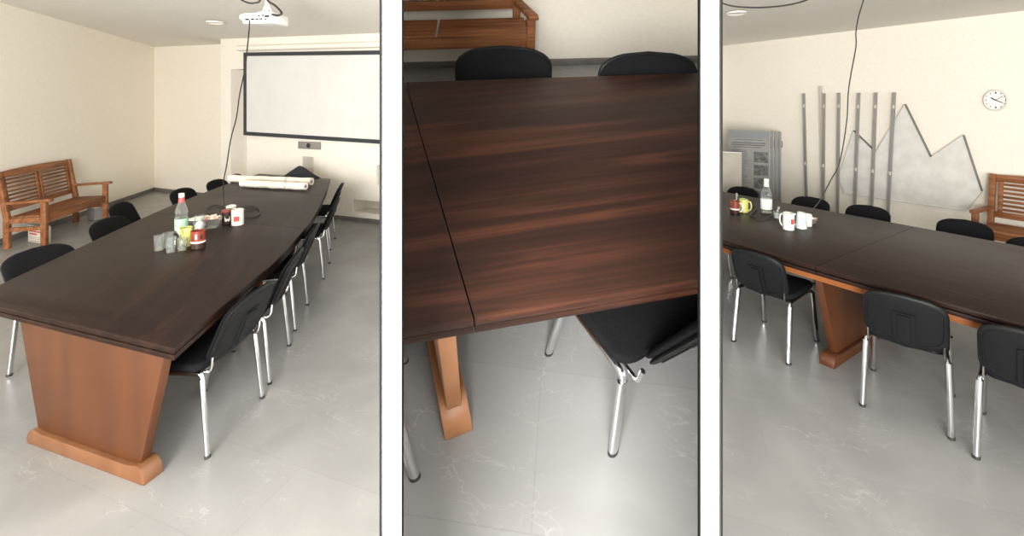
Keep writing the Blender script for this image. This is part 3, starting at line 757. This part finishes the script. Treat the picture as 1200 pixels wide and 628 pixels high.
def spoon(tip, end, label):
    d = (end-tip); Ln = d.length; zax = d.normalized()
    xax = zax.cross(V(0, 1, 0)).normalized(); yax = zax.cross(xax); m = Matrix((xax, yax, zax)).transposed().to_4x4(); m.translation = tip
    mb = MB(); vs, fs = [], []; n = 14
    for i in range(n+1):
        u = i/n; z = Ln*u
        wd = .014*math.sin(PI*min(1, (u+.02)/.30))**.6 if u < .28 else .005+.007*max(0, (u-.5)/.5)
        wd = max(wd, .005); th = .0025
        for sx_, sy_ in ((-1, -1), (1, -1), (1, 1), (-1, 1)): vs.append(V(sx_*wd, sy_*th+(.006*math.sin(PI*u/.28) if u < .28 else 0), z))
    for i in range(n):
        for j in range(4): fs.append((i*4+j, i*4+(j+1) % 4, i*4+4+(j+1) % 4, i*4+4+j))
    fs += [(0, 1, 2, 3), tuple(n*4+j for j in range(4))]
    o = mb.add(vs, fs).build('spoon', M['steel'], smooth=60, matrix=m); return tag(o, label, 'spoon')
spoon(p+V(.014, 0, .018), at(207.5, 266, p.y+.012), 'steel spoon leaning in the short glass on the left table')
def bottle(px, py, wpx, hpx, label, labm, capm, label_z):
    t, k, p = ware('water_bottle', label, 'bottle', px, py); r = wpx*k/2; h = hpx*k
    prof = [(0, 0), (r*.9, 0), (r, .01*h), (r, .38*h), (r*.90, .42*h), (r*.96, .47*h), (r*.98, .55*h), (r*.72, .66*h), (r*.42, .78*h), (r*.36, .88*h), (r*.36, .90*h)]
    MB().lathe(prof, 24).build('glass_body', M['glassware'], t)
    MB().lathe([(r*.92, .012), (r*.92, .36*h), (0, .36*h)], 20).build('water', M['glass'], t)
    MB().lathe([(r*1.012, label_z[0]*h), (r*1.02, label_z[0]*h+.001), (r*1.02, label_z[1]*h), (r*1.012, label_z[1]*h)], 24).build('paper_label', labm, t)
    MB().lathe([(r*.38, .77*h), (r*.50, .775*h), (r*.42, .90*h), (r*.36, .90*h)], 18).build('neck_foil', capm, t)
    MB().lathe([(0, 1.0*h), (r*.40, 1.0*h), (r*.44, .985*h), (r*.44, .90*h), (0, .90*h)], 18).build('cap', M['ceramic'], t)
bottle(212.8, 272, 13.5, 45.5, 'tall clear water bottle with green label and red neck', M['green_label'], M['red_cap'], (.07, .36))
def mug(px, py, wpx, hpx, label, body, handle=None, band=None, top_r=1.0, room=1, group='mugs on the left table'):
    t, k, p = ware('mug', label, 'mug', px, py, group=group); r = wpx*k/2; h = hpx*k
    prof = [(0, 0), (r*.92, 0), (r, .004), (r*top_r, h), (r*top_r*.93, h+.001), (r*top_r*.90, h*.93), (r*.88, .012), (0, .012)]
    MB().lathe(prof, 26).build('cup', body, t)
    if handle is not None:
        a = handle; mb = MB()
        pts = [(r*.93, 0, h*.82), (r*1.35, 0, h*.86), (r*1.62, 0, h*.62), (r*1.55, 0, h*.35), (r*1.2, 0, h*.18), (r*.95, 0, h*.20)]
        mb.tube(smooth_path(pts, 5), r*.15, 8); ca_, sa2 = math.cos(a), math.sin(a); mb.v = [(v[0]*ca_-v[1]*sa2, v[0]*sa2+v[1]*ca_, v[2]) for v in mb.v]
        mb.build('handle', M['ceramic'] if body not in (M['lime'], M['ceramic_blue']) else body, t)
    for z0, z1, m, nm in band or []:
        rr = lambda z: r*(1+(top_r-1)*z)*1.012
        MB().lathe([(rr(z0)*.99, z0*h), (rr(z0), z0*h+.0005), (rr(z1), z1*h), (rr(z1)*.99, z1*h)], 26).build(nm, m, t)
    return t, r, h
def motif(t, r, h, a0, a1, z0, z1, m, nm='motif', n=8, shape=None):
    mb = MB(); lo, hi = [], []
    for i in range(n+1):
        u = i/n; a = math.radians(a0+(a1-a0)*u); q0, q1 = (z0, z1) if shape is None else shape(u)
        lo.append(V(r*1.02*math.cos(a), r*1.02*math.sin(a), q0*h)); hi.append(V(r*1.02*math.cos(a), r*1.02*math.sin(a), q1*h))
    mb.add(lo+hi, [(i, i+1, n+2+i, n+1+i) for i in range(n)]); mb.build(nm, m, t)
mug(218, 288, 13, 21.5, 'lime green mug between the spoon glass and the brown mug', M['lime'])
t, r, h = mug(232.3, 290, 15, 20, 'red brown mug with a white band in front on the left table', M['brown_mug'], band=[(.0, .30, M['dark_mug'], 'dark_base'), (.32, .42, M['ceramic'], 'white_band')])
motif(t, r, h, 245, 262, .55, .85, M['candy_c']); motif(t, r, h, 285, 300, .55, .8, M['dark_mug'])
t, k, p = ware('sugar_jar', 'small glass jar of white sugar behind the brown mug', 'jar', 234, 272.5); r, h = 13*k/2, 20*k
MB().lathe([(0, 0), (r*.8, 0), (r*.85, .003), (r, h*.5), (r*.8, h), (r*.75, h), (r*.9, h*.5), (r*.78, .008), (0, .008)], 22).build('glass_body', M['glassware'], t)
MB().lathe([(0, .009), (r*.72, .009), (r*.82, h*.4), (r*.5, h*.62), (0, h*.68)], 18).build('sugar', M['sugar'], t)
tag([o for o in kids(t) if o.name.startswith('sugar')][0], kind='stuff')
def candy_bowl(px, py, wpx, hpx, label, grp, n, heap, room=1):
    t, k, p = ware('candy_bowl', label, 'bowl', px, py); r, h = wpx*k/2, hpx*k
    MB().lathe([(0, 0), (r*.55, 0), (r*.6, .006), (r*.9, h*.6), (r, h), (r*.95, h), (r*.84, h*.6), (r*.52, .012), (0, .012)], 26).build('glass_bowl', M['glassware'], t)
    rng = random.Random(px); cols = [('cream', M['candy_a']), ('red', M['candy_b']), ('pink', M['candy_c'])]
    for i in range(n):
        a = i*2.4; q = math.sqrt((i+.5)/n)*.66; z = heap*h*(1-q*q*.55)+.004*rng.random(); sz_ = r*.17
        nm, m = cols[[0, 2, 0, 1][i % 4]]
        mb = MB(); mb.tube([(-1.9*sz_, 0, 0), (-1.25*sz_, 0, 0), (-1.1*sz_, 0, 0), (-.8*sz_, 0, 0), (0, 0, 0), (.8*sz_, 0, 0), (1.1*sz_, 0, 0), (1.25*sz_, 0, 0), (1.9*sz_, 0, 0)], sz_*.62, 8,
                taper=[.95, .4, .3, .85, 1, .85, .3, .4, .95])
        o = mb.build('wrapped_sweet', m, smooth=60, matrix=Matrix.Translation(p+V(r*q*math.cos(a), r*q*math.sin(a), z+sz_)) @ Matrix.Rotation(rng.random()*6, 4, 'Z') @ Matrix.Rotation(rng.uniform(-.4, .4), 4, 'Y'))
        tag(o, '%s wrapped sweet heaped in the glass bowl on the %s table' % (nm, grp), 'sweet', 'wrapped sweets in the bowl on the %s table' % grp)
candy_bowl(248.5, 267, 21, 12, 'clear glass bowl heaped with wrapped sweets on the left table', 'left', 16, 1.0)
# folded napkin next to the bowl
A = pt(230, 257.5, .75); mb = MB()
mb.add([V(-.09, -.03, 0), V(.07, -.05, 0), V(.08, .05, 0), V(-.05, .06, 0), V(-.09, -.03, .006), V(.07, -.05, .02), V(.08, .05, .03), V(-.05, .06, .012)], [(0, 1, 2, 3), (4, 5, 6, 7), (0, 1, 5, 4), (1, 2, 6, 5), (2, 3, 7, 6), (3, 0, 4, 7)])
tag(mb.build('paper_napkin', M['paper'], matrix=place(A+UP*.001, (1, .1, 0))), 'folded pale paper napkin between the bottle and the sweets', 'napkin')
t, r, h = mug(266, 262.5, 11, 17, 'dark brown mug with a white motif beside the sweets', M['dark_mug'], band=[(.86, 1.0, M['brown_mug'], 'rim_band')])
motif(t, r, h, 245, 300, .3, .6, M['ceramic'], shape=lambda u: (.32-.10*math.sin(PI*((u*2) % 1)), .42+.20*abs(2*u-1)-.1*math.sin(PI*((u*2) % 1))))
t, r, h = mug(278.5, 263.5, 13, 18, 'white mug with a red block motif on the left table', M['ceramic'])
motif(t, r, h, 232, 285, .30, .62, M['red_ink']); motif(t, r, h, 240, 280, .66, .76, M['candy_c'])
mug(271, 257, 10.5, 16, 'plain white mug half hidden behind the dark one', M['ceramic'])

# right table
G3 = 'mugs on the right table'
t, r, h = mug(861.3, 249.5, 10.5, 14, 'red brown mug with a white band at the left end of the right table', M['brown_mug'], band=[(0, .28, M['dark_mug'], 'dark_base'), (.30, .42, M['ceramic'], 'white_band')], handle=-.35, group=G3)
mug(871.5, 248.5, 10, 15, 'lime green mug with a handle on the right table', M['lime'], handle=-.25, group=G3)
p = pt(871.5, 248.5, .75)
spoon(pt(866, 245, .76)+V(.0, .06, .02), at(863.5, 226.5, pt(866, 245, .75).y+.08), 'steel spoon standing up behind the two coloured mugs on the right table')
bottle(898, 249.5, 12, 40, 'clear water bottle with white label on the right table', M['white_label'], M['clip'], (.12, .42))
t, k, p = ware('sugar_jar', 'small open glass of sugar left of the white mugs', 'jar', 910.5, 256); r, h = 8.5*k/2, 8*k
MB().lathe([(0, 0), (r*.8, 0), (r, h), (r*.92, h), (r*.75, .006), (0, .006)], 20).build('glass_body', M['glassware'], t)
tag(MB().lathe([(0, .007), (r*.70, .007), (r*.84, h*.7), (0, h*.85)], 16).build('sugar', M['sugar'], t), kind='stuff')
spoon(p+V(.0, 0, .062), at(913, 242.5, p.y+.02), 'steel spoon standing in the sugar glass on the right table')
t, r, h = mug(924, 269, 12, 19.5, 'white mug with a red mark and handle on the right table', M['ceramic'], handle=PI*.86, group=G3)
motif(t, r, h, 292, 335, .38, .68, M['red_ink'])
t, r, h = mug(939, 267.5, 12, 18.5, 'pale mug with thin grey rings, narrowing to the top', M['ceramic_blue'], handle=PI*1.02, top_r=.72, group=G3,
              band=[(z, z+.035, M['line_blue'], 'ring') for z in (.18, .34, .50, .66)])
mug(947.3, 265, 7.5, 14, 'plain white beaker right of the ringed mug', M['ceramic'], group=G3)
candy_bowl(951, 261.5, 13, 6.5, 'low bowl of wrapped sweets right of the white beaker', 'right', 10, .75)
cable('table_cable', [at(883, 232, 4.9), pt(883, 240, .763), pt(886.5, 244, .763), pt(880, 251, .763), pt(884, 254.5, .763), pt(894, 256.5, .763), pt(906, 252.5, .763), pt(914, 250, .763)], .0062, 'black cable snaking across the right table behind the bottle', 3)

# ---------------------------------------------------------------- right room: things along the wall
def wall_m(p):
    m = Matrix(((bd.x, -bn.x, 0), (bd.y, -bn.y, 0), (0, 0, 1))).to_4x4(); m.translation = p; return m
poles = [((942, 110), (945, 229.5)), ((961.7, 101), (964, 231)), ((965.8, 110), (964.9, 233.5)), ((983.3, 109.5), (981.5, 247)), ((1006.6, 109.5), (1001.8, 240)), ((1026.7, 109), (1021.5, 241.6)), ((1048.3, 109), (1040.5, 252.5))]
names = ['leftmost upright grey metal rail leaning on the right room wall', 'paler and taller flat strip behind the second metal rail', 'second upright grey metal rail, in front of the pale strip',
         'upright grey metal rail left of the mountain shape, crossed by the cable', 'upright grey metal rail before the small left peak', 'upright grey metal rail before the first valley of the mountain shape', 'rightmost upright grey metal rail, left of the tall peak']
for i, ((a, b, ), nm) in enumerate(zip(poles, names)):
    off = .10 if i != 1 else .05
    top, low = on_wall(*a, off), on_wall(*b, off)
    d = (low-top); foot = top+d*(top.z/(top.z-low.z)); Ln = (top-foot).length
    foot.z += .001
    zax = (top-foot).normalized(); xax = bd; yax = zax.cross(xax).normalized(); xax = yax.cross(zax)
    m = Matrix((xax, yax, zax)).transposed().to_4x4(); m.translation = foot
    root = thing('metal_rail', nm, 'metal rail', m, 'metal rails leaning on the right wall')
    wd = .030 if i != 1 else .032
    mb = MB(); prof = [(-wd/2, -.016), (wd/2, -.016), (wd/2, .016), (wd*.2, .016), (wd*.2, .004), (-wd*.2, .004), (-wd*.2, .016), (-wd/2, .016)]
    mb.prism(prof, (1, 0, 0), (0, 1, 0), (0, 0, 1), .0, Ln); mb.build('profile', M['alu'] if i != 1 else M['alu_pale'], root)
    if i != 1:
        for f_ in (.90, .42): MB().box((.004, -.022, Ln*f_), (.026, .014, .05), .003).build('clip', M['clip'], root)
    MB().box((0, 0, Ln+.002), (wd+.006, .038, .008), .002).build('end_cap', M['grey_box'] if i != 1 else M['clip'], root)
mt = [(983.6, 209), (991, 226), (1133.5, 246), (1151.5, 223.6), (1130, 158), (1092, 184), (1061.7, 122), (1027.5, 178), (1001.5, 153)]
ctr = on_wall(1065, 200, .02)
root = thing('mountain_cutout', 'grey sheet cut in the shape of three jagged peaks on the right wall', 'wall panel', wall_m(ctr))
inv = root.matrix_world.inverted(); poly = []
for a in mt: v = inv @ on_wall(*a, .02); poly.append((v.x, v.z))
MB().prism(poly, (1, 0, 0), UP, (0, 1, 0), -.045, 0).build('sheet', M['galv'], root)
for i, j in ((8, 7), (6, 5), (4, 3), (3, 2), (1, 2)):  # strips added along the edges, shade-dark on the right-falling slopes
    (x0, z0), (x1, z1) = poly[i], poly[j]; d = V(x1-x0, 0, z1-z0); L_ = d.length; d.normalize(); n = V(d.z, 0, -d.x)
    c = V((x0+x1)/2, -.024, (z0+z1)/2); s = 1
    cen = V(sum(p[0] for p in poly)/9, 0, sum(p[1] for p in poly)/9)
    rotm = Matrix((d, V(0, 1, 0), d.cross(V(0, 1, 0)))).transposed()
    MB().box(c, (L_, .052, .011 if i not in (1,) else .018), .002, rotm).build('edge_strip', M['edge_shade'] if i not in (1, 3) else M['galv'], root)
# wall clock
cc = on_wall(1167.5, 117.3, .014); k = cc.y/F; rC = 12.3*k
root = thing('wall_clock', 'round white wall clock high on the right wall', 'clock', wall_m(cc))
def disc(prof, n=40):
    mb = MB(); mb.lathe(prof, n); mb.v = [(v[0]*.82, -v[2], v[1]) for v in mb.v]; return mb
disc([(rC*.84, .012), (rC*.88, .042), (rC*.96, .044), (rC, .034), (rC, .002), (rC*.8, .002)]).build('rim', M['clock_rim'], root)
disc([(0, .020), (rC*.87, .020), (rC*.87, .004), (0, .004)]).build('dial', M['clock_face'], root)
mb = MB()
for k_ in range(12):
    a = PI*k_/6; Ln = .16 if k_ % 3 == 0 else .10
    mb.box((math.sin(a)*rC*.70, -.0215, math.cos(a)*rC*.70), (.010 if k_ % 3 else .014, .002, rC*Ln), 0, Matrix.Rotation(a, 3, 'Y'))
mb.build('hour_marks', M['ink'], root)
for nm, ang, Ln, wd in (('hour_hand', 305, .42, .014), ('minute_hand', 118, .58, .010), ('second_hand', 52, .62, .005)):
    a = math.radians(ang); MB().box((math.sin(a)*rC*Ln*.45, -.0245, math.cos(a)*rC*Ln*.45), (wd, .002, rC*Ln), 0, Matrix.Rotation(a, 3, 'Y')).build(nm, M['ink'], root)
# display boards leaning by the wall, the first one a printed poster
def lean_board(i, x0, x1, top_py, label):
    Yb = 7.35+i*.13
    pl = at(x0, top_py, Yb)
    return pl
pd = (V(bd.x, bd.y, 0)*.55+V(1, 0, 0)*.45).normalized()
for i in range(4):
    Yb = 7.3+.16*i; xr_px = 898+4.4*i; wpx_ = 38
    topR = at(xr_px, 152.5+.5*i, Yb); base = V(topR.x, topR.y-.10, 0)
    Wd = .62; z1 = topR.z
    m = place(base, pd, 3)
    lab = ['printed grey poster board with photographs, foremost of the leaning stack', 'second framed display board, directly behind the printed poster', 'third framed display board in the leaning stack', 'rearmost framed display board of the leaning stack'][i]
    root = thing('display_board', lab, 'display board', m, 'display boards leaning in the right room')
    Tm = Matrix.Rotation(-math.atan2(.10, z1), 4, 'X')
    def B(mb, nm, mt_, smooth=0):
        mb.v = [tuple(Tm @ Vector(v)) for v in mb.v]; o = mb.build(nm, mt_, root, smooth); ROOM[o.name] = 3; return o
    mb = MB()
    for xx in (-Wd+.011, -.011): mb.box((xx, 0, z1/2), (.022, .03, z1), .003)
    for zz_ in (.011, z1-.011): mb.box((-Wd/2, 0, zz_), (Wd-.044, .03, .022), .003)
    B(mb, 'frame', M['board_frame'])
    if i == 0:
        mb = MB(); mb.box((-Wd/2, 0, z1/2), (Wd-.044, .012, z1-.044), 0, mi=0)
        y = -.0075; mb.box((-Wd/2, y, z1-.085), (Wd-.05, .003, .11), 0, mi=1)
        rng = random.Random(5)
        def line(x0, x1, z, hh, mi=2):
            mb.box(((x0+x1)/2, y, z), (x1-x0, .003, hh), 0, mi=mi)
        line(-Wd+.10, -.10, z1-.165, .010); line(-Wd+.06, -.06, z1-.215, .016); line(-Wd+.06, -.07, z1-.25, .016); line(-Wd+.09, -.12, z1-.285, .010)
        z = z1-.34
        while z > .1: line(-Wd+.06, -Wd+.29+rng.uniform(-.05, .02), z, .007); z -= .022
        for q in range(4): mb.box((-.13, y, z1-.44-.21*q), (.20, .003, .17), 0, mi=3)
        B(mb, 'poster', [M['poster'], M['poster_head'], M['poster_text'], M['photo']])
    else:
        mb = MB(); mb.box((-Wd/2, 0, z1/2), (Wd-.044, .012, z1-.044)); B(mb, 'poster', M['poster'])
    mb = MB(); mb.tube([(.006, 0, z1*.80), (.014, -.012, z1*.82), (.014, -.012, z1*.86), (.006, 0, z1*.88)], .008, 8); B(mb, 'hook', M['board_frame'], 40)
Wb_ = at(866, 179, 6.6)
root = thing('grey_board', 'plain pale grey board standing left of the printed poster', 'board', place(V(Wb_.x, Wb_.y-.08, 0), (.9, -.44, 0)))
z1 = Wb_.z; Tm = Matrix.Rotation(-math.atan2(.08, z1), 4, 'X')
for nm, mb, m in (('panel', MB().box((-.45, 0, z1/2), (.90, .018, z1), .002), M['board']), ('edge_strip', MB().box((-.45, 0, z1+.004), (.90, .024, .012), .002), M['alu'])):
    mb.v = [tuple(Tm @ Vector(v)) for v in mb.v]; ROOM[mb.build(nm, m, root, 0).name] = 3
# hanging cables of the right room
cable('hanging_cable', [at(1013.5, -8, 4.4), at(1012, 0, 4.4), at(1006, 20, 4.4), at(1003, 38, 4.4), at(1003, 55, 4.4), at(997, 88, 4.4), at(994, 110, 4.4), at(992, 144, 4.4), at(984, 190, 4.4), at(973, 212, 4.38), at(962, 233, 4.36), at(953, 245, 4.35), pt(947, 252.5, .763), pt(940, 254, .763)],
      .0055, 'thin dark cable hanging in front of the metal rails down to the right table', 3)
cable('ceiling_cable', [at(838, 0, 3.6), at(845, 3.2, 3.6), at(858, 7, 3.6), at(875, 8.6, 3.6), at(893, 8.8, 3.6), at(915, 7, 3.6), at(932, 4, 3.6), at(948, -1, 3.6), at(960, -8, 3.6)], .0065, 'dark cable sagging below the ceiling at the upper left of the right room', 3)

# ---------------------------------------------------------------- end everything at the partitions
bpy.context.view_layer.update()
def wplane(edge, mid, sign):
    'a plane 4 mm off the face of a divider'
    n = V(1, -(mid-CX)/F, 0).normalized()*sign; return V((edge-CX)/F*.62, .62, 0)-n*.004, n
PL = {1: [wplane(447.2, 459.0, 1)], 2: [wplane(470.8, 459.0, -1), wplane(820.2, 832.2, 1)], 3: [wplane(844.0, 832.2, -1)]}
for nm, room in list(ROOM.items()):
    o = bpy.data.objects.get(nm)
    if o is None or o.type != 'MESH': continue
    mw = o.matrix_world
    for co, no in PL[room]:
        ds = [(mw @ v.co - co).dot(no) for v in o.data.vertices]
        if not ds or max(ds) <= 0: continue
        if min(ds) >= 0:
            bpy.data.objects.remove(o); break
        if o.data.users > 1: o.data = o.data.copy()
        inv = mw.inverted(); clip_mesh(o.data, inv @ co, mw.to_3x3().transposed() @ no)
        if len(o.data.polygons) == 0: bpy.data.objects.remove(o); break

# ---------------------------------------------------------------- light
def area(name, loc, rot, sx_, sy_, e, col=(1, 1, 1)):
    l = bpy.data.lights.new(name, 'AREA'); l.shape = 'RECTANGLE'; l.size, l.size_y, l.energy, l.color = sx_, sy_, e, col
    o = bpy.data.objects.new(name, l); COL.objects.link(o); o.location = loc; o.rotation_euler = rot; return o
EN = [70, 660, 140, 20, 10]
for i, (a, b) in enumerate(wins):
    area('window_daylight', ((a+b)/2, -3.36, 1.53), (PI/2, 0, 0), b-a-.1, 2.3, EN[i], (1.0, .985, .96))
w = bpy.data.worlds.new('World'); SC.world = w; w.use_nodes = True
bg = w.node_tree.nodes['Background']; bg.inputs[0].default_value = (.95, .97, 1, 1); bg.inputs[1].default_value = 1.0

cam = bpy.data.cameras.new('Camera'); co = bpy.data.objects.new('Camera', cam); COL.objects.link(co)
co.location = (0, 0, H); co.rotation_euler = (PI/2, 0, 0)
cam.sensor_width = 36; cam.sensor_fit = 'HORIZONTAL'; cam.lens = F/1200*36; cam.shift_y = -(314-HY)/1200; cam.clip_start = .05
SC.camera = co
vs = SC.view_settings; SC.display_settings.display_device = 'sRGB'
vs.view_transform = 'Standard'; vs.look = 'None'; vs.gamma = 1; vs.use_curve_mapping = False; vs.exposure = 0.70
SC.cycles.use_denoising = True
SC.cycles.max_bounces = 8; SC.cycles.diffuse_bounces = 5; SC.cycles.caustics_reflective = False; SC.cycles.caustics_refractive = False
